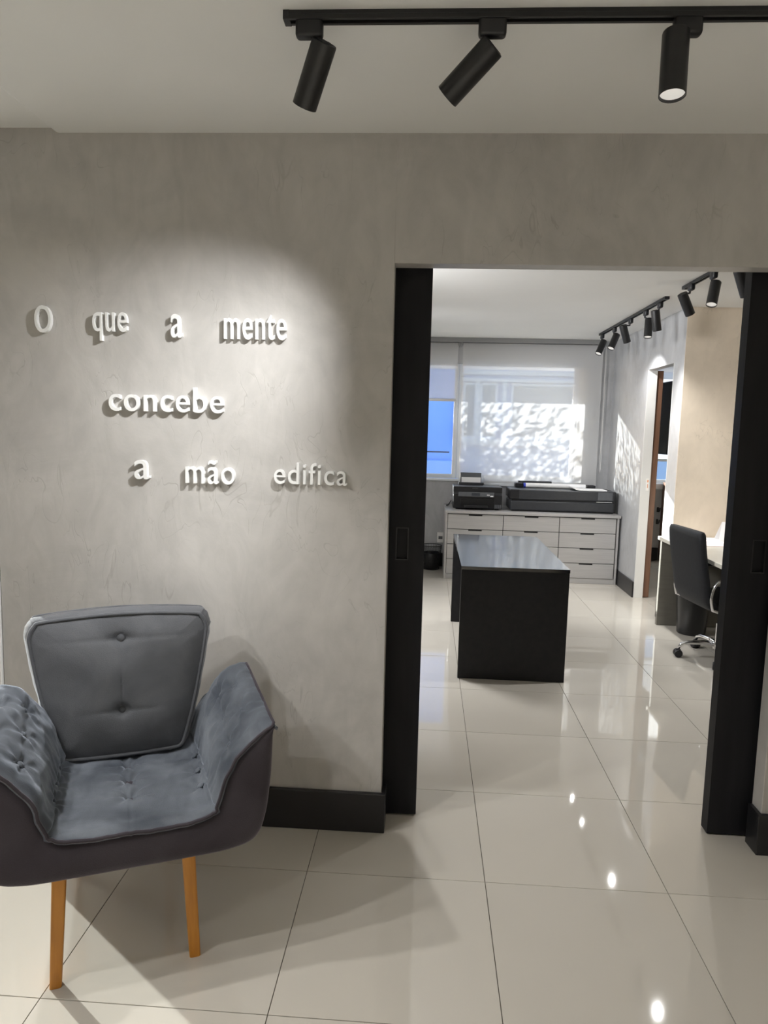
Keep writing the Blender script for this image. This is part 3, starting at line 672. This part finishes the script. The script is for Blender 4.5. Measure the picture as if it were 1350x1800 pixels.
pb('tray_guard', -.185, .075, .130, .150, .2365, .262, 'dark_plastic', bev=.003)
def flat_text(body, height, loc, m, parent, name, rot=(math.pi/2, 0, 0), width=None):
    cu = bpy.data.curves.new('t', 'FONT'); cu.body = body; cu.size = 1; cu.extrude = .0
    to = bpy.data.objects.new('t', cu); C.objects.link(to); bpy.context.view_layer.update()
    me = bpy.data.meshes.new_from_object(to.evaluated_get(bpy.context.evaluated_depsgraph_get())); bpy.data.objects.remove(to); bpy.data.curves.remove(cu)
    xs = [v.co.x for v in me.vertices]; ys = [v.co.y for v in me.vertices]; s = height/(max(ys)-min(ys)); sx = width/(max(xs)-min(xs)) if width else s
    for v in me.vertices: v.co = Vector(((v.co.x-(min(xs)+max(xs))/2)*sx, (v.co.y-min(ys))*s, 0))
    me.materials.clear(); me.materials.append(M[m]); me.name = name
    o = bpy.data.objects.new(name, me); C.objects.link(o); o.parent = parent; o.location = loc; o.rotation_euler = rot; return o
flat_text('EPSON', .011, (-.03, -.1186, .212), 'grey_plastic', pr, 'lettering', width=.055)
pl = thing('plotter', 'wide charcoal large-format plotter on the drawer cabinet', 'plotter', (1.375, 7.42, ZC))
def qb(name, x0, x1, y0, y1, z0, z1, m, parent=None, bev=.012): return box(name, x0, x1, y0, y1, z0, z1, m, parent or pl, bev, 3)
qb('lower_body', -.515, .530, -.125, .27, .008, .112, 'dark_plastic', bev=.018); qb('middle_gap', -.50, .515, -.112, .26, .1125, .1195, 'liner', bev=.001)
qb('upper_body', -.515, .530, -.125, .27, .120, .226, 'dark_plastic', bev=.016)
qb('side_cap', -.522, -.42, -.128, .272, .124, .224, 'black_plastic', bev=.012); qb('side_cap', .515, .540, -.120, .265, .014, .224, 'black_plastic', bev=.008)
qb('base_strip', -.50, .52, -.120, .26, .0, .0085, 'liner', bev=.001)
qb('control_panel', .36, .505, -.131, -.1245, .135, .215, 'grey_plastic', bev=.002); qb('trim_strip', .345, .505, -.1285, -.1245, .114, .1205, 'steel', bev=.001)
qb('roll_bracket', -.445, -.36, .10, .20, .2265, .272, 'black_plastic', bev=.008); qb('roll_bracket', .30, .385, .10, .20, .2265, .268, 'black_plastic', bev=.008)
qb('rear_cover', -.40, -.05, .205, .262, .2265, .290, 'dark_plastic', bev=.006)
ro = thing('paper_roll', 'roll of white plotter paper with a blue end lying on the plotter', 'paper roll', (1.355, 7.53, ZC+.2515))
bm = bmesh.new(); add_cyl(bm, (-.335, 0, 0), (.300, 0, 0), .0245, n=28); obj('roll', bm, 'paper', ro, smooth=40)
bm = bmesh.new(); add_cyl(bm, (-.338, 0, 0), (-.318, 0, 0), .0249, n=28); obj('end_band', bm, 'blue', ro, smooth=40)['label'] = 'blue end band'
bm = bmesh.new()
ns = 14
def sheet(bm, w_, d_, th, curl=0.0, n=10):
    top = [[Vector((-w_/2+w_*i/n, -d_/2+d_*j/3, th+curl*max(0, 1-i/n*4)**2)) for i in range(n+1)] for j in range(4)]
    bot = [[p-Vector((0, 0, th)) for p in r] for r in top]
    A = add_grid(bm, top); B = add_grid(bm, bot)
    per = lambda G: [G[0][i] for i in range(n+1)]+[G[j][n] for j in range(1, 4)]+[G[3][i] for i in range(n-1, -1, -1)]+[G[j][0] for j in range(2, 0, -1)]
    a, b = per(A), per(B)
    for i in range(len(a)): bm.faces.new((a[i], a[(i+1) % len(a)], b[(i+1) % len(b)], b[i]))
sheet(bm, .34, .20, .010, .022)
tag(obj('paper_stack', bm, 'paper', loc=(1.655, 7.405, ZC+.2275)), 'few white printed sheets with a curling corner on the plotter', 'paper')

# ------------------------------------------------------------------ basket, socket, cable
bk = thing('wastebasket', 'small black wire mesh wastebasket with a black bag on the floor by the cabinet', 'wastebasket', (.082, 7.66, 0))
bm = bmesh.new(); hb = .262
for k in range(36):
    a = 2*math.pi*k/36
    for dr in (1, -1):
        add_tube(bm, [((.083+.025*z/hb)*math.cos(a+dr*z*2.2), (.083+.025*z/hb)*math.sin(a+dr*z*2.2), z) for z in (.004, .09, .18, hb)], .0011, 4, False)
o = obj('wire_mesh', bm, 'wire', bk); o['kind'] = 'stuff'
bm = bmesh.new()
for nm, z, r in (('rim', hb, .108), ('base_ring', .004, .083)):
    bm = bmesh.new(); add_tube(bm, [(r*math.cos(2*math.pi*i/40), r*math.sin(2*math.pi*i/40), z) for i in range(40)], .004, 8, closed=True); obj(nm, bm, 'black_metal', bk, smooth=60)
bm = bmesh.new(); add_lathe(bm, [(.001, .006), (.076, .006), (.080, .02), (.096, .18), (.092, .185), (.077, .04), (.001, .03)], n=28); obj('bag', bm, 'liner', bk, smooth=180)
so = thing('power_socket', 'white power socket low on the wall beside the cabinet', 'power socket', (.176, YBK-.0005, .32))
bm = bmesh.new(); add_box(bm, -.038, .038, -.009, 0, -.058, .058, .004); obj('cover_plate', bm, 'socket', so)
bm = bmesh.new(); add_box(bm, -.022, .022, -.0105, -.0092, -.016, .016, .0006); obj('socket_face', bm, 'grey_plastic', so)
bm = bmesh.new(); cp_ = [(.270, 7.62, ZC+.06), (.262, 7.61, ZC+.045), (.245, 7.60, ZC+.02), (.232, 7.58, ZC+.006), (.222, 7.62, ZC+.006), (.236, 7.70, ZC+.006), (.26, 7.76, ZC+.006)]
add_tube(bm, cr_sample(cp_, 30), .0045, 8); tag(obj('printer_cable', bm, 'black_plastic', smooth=180), 'thin black cable curling out beside the desktop printer', 'cable')

# ------------------------------------------------------------------ roller blinds
def roller_blind(x0, x1, zb, y, label, bar_m, group, ztop=2.43):
    o = thing('roller_blind', label, 'blind', ((x0+x1)/2, y, ztop), group=group); hw = (x1-x0)/2
    bm = bmesh.new(); nx = 2
    add_grid(bm, [[Vector((-hw, -.0005, z)), Vector((hw, -.0005, z))] for z in (0, zb-ztop+.012)]); obj('fabric', bm, 'blind', o)
    bm = bmesh.new(); add_cyl(bm, (-hw-.008, .022, .0), (hw+.008, .022, .0), .022, n=20); obj('roller', bm, 'pelmet', o, smooth=40)
    bm = bmesh.new(); add_box(bm, -hw, hw, -.008, .008, zb-ztop-.014, zb-ztop+.014, .004); obj('bottom_bar', bm, bar_m, o)
    for sx in (-1, 1):
        bm = bmesh.new(); add_box(bm, sx*(hw+.0105)-.002, sx*(hw+.0105)+.002, -.012, .046, -.03, .032, .001); obj('bracket', bm, 'steel', o)
    return o
GBL = 'roller blinds on the window wall'
roller_blind(-1.12, .296, 1.826, 7.80, 'short half-raised white roller blind on the left window', 'steel', GBL)
r2 = roller_blind(.348, 1.822, .93, 7.80, 'wide white roller blind pulled down to the cabinet with leaf shadows', 'alu_white', GBL)
bm = bmesh.new(); hx = 1.845-(.348+1.822)/2
add_tube(bm, [(hx, -.01, -.01), (hx+.003, -.012, -.6), (hx+.004, -.012, -1.30), (hx+.010, -.012, -1.345), (hx+.016, -.008, -1.30), (hx+.013, -.006, -.6), (hx+.010, -.004, -.01)], .0022, 6); obj('pull_chain', bm, 'socket', r2, smooth=180)
o = thing('roller_blind', 'bright white blind over the window of the side room', 'blind', (2.78, 8.66, 2.40))
bm = bmesh.new(); add_grid(bm, [[Vector((-.5, 0, z)), Vector((.5, 0, z))] for z in (0, -1.17)]); obj('fabric', bm, 'blind', o)
bm = bmesh.new(); add_cyl(bm, (-.51, .022, 0), (.51, .022, 0), .022, n=16); obj('roller', bm, 'alu_white', o, smooth=40)
bm = bmesh.new(); add_box(bm, -.5, .5, -.008, .008, -1.20, -1.17, .004); obj('bottom_bar', bm, 'alu_white', o)
bm = bmesh.new(); add_grid(bm, [[Vector((XL-.03, 2.62, z)), Vector((XL-.03, 5.18, z))] for z in (.07, 2.18)])
o = tag(obj('roller_blind', bm, 'sheer'), 'screen blind over the window left of the front room', 'blind')

# ------------------------------------------------------------------ wooden door and side room
dw = struct(box('door_3', 2.0395, 2.096, YO1+.008, YO1+.045, .006, ZO-.004, 'door_wood', bev=.002), 'brown wooden door jamb inside the opening', 'door')
dw2 = struct(box('door_4', 2.835, 2.895, 8.55, 8.74, .003, .95, 'door_wood', bev=.002), 'brown wooden door edge seen low through the opening', 'door')
lp = thing('lock_plate', 'small white lock plate with orange mark on the white jamb', 'lock plate', (2.012, YO1-.0125, 1.055))
bm = bmesh.new(); add_box(bm, -.013, .013, -.003, 0, -.055, .055, .0012); obj('plate', bm, 'socket', lp)
bm = bmesh.new(); add_box(bm, -.006, .006, -.0045, -.0032, .022, .042, .0004); add_box(bm, -.003, .003, -.0045, -.0032, -.03, .005, .0004); obj('strike', bm, 'label', lp)
tv = thing('television', 'black flat television on a wall arm seen through the side opening', 'television', (2.505, 8.15, 1.69), math.radians(3)); tv.rotation_euler = (0, math.radians(3.2), math.radians(3))
bm = bmesh.new(); add_box(bm, -.016, .016, -.50, .50, -.385, .385, .006); obj('tv_body', bm, 'black_plastic', tv)
bm = bmesh.new(); add_box(bm, -.0175, -.0163, -.485, .485, -.365, .372, .0004); obj('screen', bm, 'tv', tv)
bm = bmesh.new(); add_box(bm, .016, .05, -.12, .12, -.12, .12, .004); add_tube(bm, [(.05, 0, 0), (.35, .1, 0), (.87, 0, 0)], .018, 10); obj('wall_arm', bm, 'black_metal', tv)
hk = thing('coat_hook', 'upper dark coat hook on the far wall of the side room', 'hook', (2.83-.03, YR2-.0005, .615), group='hooks in the side room')
def hook_mesh():
    bm = bmesh.new(); add_box(bm, -.012, .012, -.006, 0, -.03, .03, .002); add_tube(bm, [(0, -.004, -.01), (0, -.05, -.02), (0, -.075, .0), (0, -.08, .03)], .007, 8); return bm
obj('hook_arm', hook_mesh(), 'black_metal', hk, smooth=50)
hk2 = hk.copy(); C.objects.link(hk2); hk2['label'] = 'lower dark coat hook on the far wall of the side room'; hk2.location.z = .47
for c_ in list(hk.children): d_ = c_.copy(); C.objects.link(d_); d_.parent = hk2

# ------------------------------------------------------------------ desk, bin, office chair, papers
DZ = .712
dk = thing('desk', 'taupe office desk with a pale top against the beige wall', 'desk', (2.15, 5.0, 0))
def db(name, x0, x1, y0, y1, z0, z1, m, bev=.002): return box(name, x0-2.15, x1-2.15, y0-5.0, y1-5.0, z0, z1, m, dk, bev)
db('desk_top', 1.845, 2.55, 4.30, 5.714, DZ-.028, DZ, 'desk_top'); db('end_panel', 1.865, 2.53, 5.668, 5.705, .0005, DZ-.0285, 'desk'); db('end_panel', 2.30, 2.53, 4.33, 4.36, .0005, DZ-.0285, 'desk')
db('modesty_panel', 2.45, 2.47, 4.361, 5.667, .25, DZ-.0285, 'desk')
bm = bmesh.new(); add_lathe(bm, [(.001, .001), (.100, .001), (.104, .006), (.122, .335), (.127, .340), (.127, .346), (.118, .346), (.100, .02), (.001, .015)], n=40)
tag(obj('wastebin', bm, 'bin', loc=(2.065, 5.475, 0), smooth=40), 'plain black round wastebin under the desk', 'bin')
bm = bmesh.new(); sheet(bm, .22, .30, .004); tag(obj('paper_pile', bm, 'pink_paper', loc=(2.14, 5.38, DZ+.0005)), 'pale pink papers lying on the desk', 'paper')
bm = bmesh.new(); sheet(bm, .24, .16, .003); tag(obj('paper_pile', bm, 'paper', loc=(2.16, 5.60, DZ+.0005)), 'white papers lying on the desk against the beige wall', 'paper')
bm = bmesh.new(); w_ = .11
add_grid(bm, [[Vector((-w_, -.05, 0)), Vector((w_, -.05, 0))], [Vector((-w_*.7, 0, .145)), Vector((w_, 0, .145))], [Vector((-w_, .05, 0)), Vector((w_, .05, 0))]])
tag(obj('folded_card', bm, 'paper', loc=(2.345, 5.56, DZ+.0005), solidify=.002), 'white folded card standing on the desk', 'card')
oc = thing('office_chair', 'dark slate swivel office chair with chrome base facing the desk', 'office chair', (2.015, 4.83, 0), math.radians(7))
Wd = .225
prof = cr_sample([(-.285, .895), (-.275, .80), (-.255, .68), (-.232, .56), (-.215, .47), (-.185, .415), (-.12, .405), (.0, .425), (.12, .44), (.24, .435), (.265, .42)], 40)
bm = bmesh.new(); g = []
for i, p in enumerate(prof):
    a = prof[min(i+1, 40)]-prof[max(i-1, 0)]; nn = Vector((-a.y, a.x, 0)).normalized(); th = .030 if 0 < i < 40 else .016
    up = i/40
    row = []
    hwid = Wd*(1-.10*max(0, (up-.3))**1) * (1 if i > 1 else .97)
    for k in range(20):
        an = 2*math.pi*k/20; cx_ = math.copysign(abs(math.cos(an))**.35, math.cos(an)); sy_ = math.copysign(abs(math.sin(an))**.5, math.sin(an))
        dish = .018*(1-(cx_)**2)
        q = p+nn*(sy_*th)-nn*(-dish*0)
        row.append(Vector((q.x, cx_*hwid, q.y)))
    g.append(row)
V = add_grid(bm, g, wrap=True); bm.faces.new(V[0]); bm.faces.new(V[-1]); obj('seat_shell', bm, 'office_fabric', oc, smooth=70)
for sy in (-1, 1):
    bm = bmesh.new(); y = sy*(Wd+.022)
    loop_ = [(-.20, y, .40), (-.215, y, .48), (-.19, y, .565), (-.12, y, .60), (.05, y, .605), (.13, y, .585), (.15, y, .50), (.12, y, .41), (.0, y, .385), (-.12, y, .38)]
    cl = cr_sample(loop_+[loop_[0]], 44)[:-1]
    add_tube(bm, cl, .0095, 10, closed=True); ar = obj('armrest', bm, 'chrome', oc, smooth=180)
    bm = bmesh.new(); add_box(bm, -.12, .08, y-.02, y+.02, .600, .622, .008, 2); obj('arm_pad', bm, 'black_plastic', ar)
bm = bmesh.new(); add_cyl(bm, (0, 0, .085), (0, 0, .25), .028, n=20); add_cyl(bm, (0, 0, .25), (0, 0, .385), .016, n=16); obj('gas_column', bm, 'chrome', oc, smooth=40)
bm = bmesh.new(); add_box(bm, -.10, .10, -.08, .08, .372, .398, .006); obj('tilt_plate', bm, 'black_metal', oc)
bm = bmesh.new(); add_cyl(bm, (0, 0, .075), (0, 0, .125), .04, .034, 20); hub = obj('hub', bm, 'chrome', oc, smooth=40)
for k in range(5):
    a = math.radians(168+72*k); d = Vector((math.cos(a), math.sin(a), 0)); s = Vector((-d.y, d.x, 0))
    bm = bmesh.new(); add_tube(bm, [d*.02+Vector((0, 0, .105)), d*.10+Vector((0, 0, .112)), d*.20+Vector((0, 0, .105)), d*.245+Vector((0, 0, .088)), d*.262+Vector((0, 0, .058))], [.018, .016, .014, .012, .010], 12); obj('base_arm', bm, 'chrome', oc, smooth=180)
    bm = bmesh.new(); c = d*.262
    for sg in (-1, 1): add_cyl(bm, c+s*(sg*.006)+Vector((0, 0, .0275)), c+s*(sg*.026)+Vector((0, 0, .0275)), .0275, n=20, bev=.004)
    add_box(bm, c.x-.014, c.x+.014, c.y-.014, c.y+.014, .028, .058, .004); obj('caster', bm, 'black_plastic', oc, smooth=40)

# ------------------------------------------------------------------ outside
struct(box('ground', -40, 40, 8.92, 40, -3.4, -3.2, 'ground', bev=0), 'street level outside', 'ground')
struct(box('eave', -5, 5, YBK+.15, 8.86, 2.245, 2.36, 'facade_trim', bev=0))
fb = thing('building', 'pale blue building across the way seen through the windows', 'building', (2.0, 15, -3.2))
box('facade_wall', -1.34, 8, 0, 6, 0, 14, 'facade_pale', fb, 0); box('blue_wall', -6.0, -1.342, 0, 6, 0, 14, 'facade', fb, 0)
for z0, z1 in ((2.66, 2.74), (2.52, 2.585), (1.22, 1.36)): box('string_course', -1.30, 8, -.10, -.001, z0+3.2, z1+3.2, 'facade_trim', fb, .005)
for x0, x1 in ((-1.30, -1.02), (-.95, -.60), (-.32, 1.14), (1.24, 2.16), (2.3, 3.3), (3.4, 4.4)):       # windows of the facade
    f_ = box('facade_window', x0, x1, -.05, -.001, 1.36+3.2, 2.5+3.2, 'facade_trim', fb, .005)
    box('pane', x0+.05, x1-.05, -.06, -.052, 1.42+3.2, 2.45+3.2, 'glassgrey', f_, 0)
for x in (-1.42, -1.0, -.46, 1.18, 2.23): box('pilaster', x-.045, x+.045, -.09, -.0515, 1.36+3.2, 2.52+3.2, 'facade_trim', fb, .004)
box('low_wall', -3.0, -1.34, -.6, -.1, 3.2, 4.1, 'facade', fb, .01)
rl = thing('railing', 'dark handrail outside the left window', 'railing', (-.45, 8.5, 0))
bm = bmesh.new(); add_box(bm, -1.5, .71, -.012, .012, 1.238, 1.254, .003); obj('handrail', bm, 'rail', rl)
bm = bmesh.new(); add_box(bm, -1.0, -.98, -.012, .012, -3.2, 1.2375, .002); obj('post', bm, 'rail', rl)
st = thing('leafy_tree', 'small-leaved tree outside whose leaves shade the wide blind', 'tree', (-1.9, 9.35, -3.2))
bm = bmesh.new(); add_tube(bm, [(0, 0, 0), (.05, .02, 2.5), (.3, .05, 5.0), (.8, .05, 5.5)], [.06, .05, .035, .012], 8); obj('trunk', bm, 'trunk', st, smooth=60)
bm = bmesh.new(); rl_ = random.Random(11); cnt = 0
while cnt < 980:
    x, z = rl_.uniform(-2.0, -.33), rl_.uniform(1.48, 2.55)
    if rl_.random() < max(.04, min(.93, (z-1.55)/.9*.62+(x+2.0)/1.7*.42)): continue
    cnt += 1; y = 9.35+rl_.uniform(-.15, .2); a = rl_.gauss(.75, .35); d = Vector((math.cos(a), rl_.uniform(-.3, .3), math.sin(a))); n_ = Vector((-d.z, 0, d.x)); L_ = rl_.uniform(.04, .085)
    c = Vector((x+1.9, y-9.35, z+3.2)); vs = [bm.verts.new(c+p) for p in (-d*L_, n_*.019, d*L_, -n_*.019)]; bm.faces.new(vs)
o = obj('foliage', bm, 'leaf', st); o['kind'] = 'stuff'
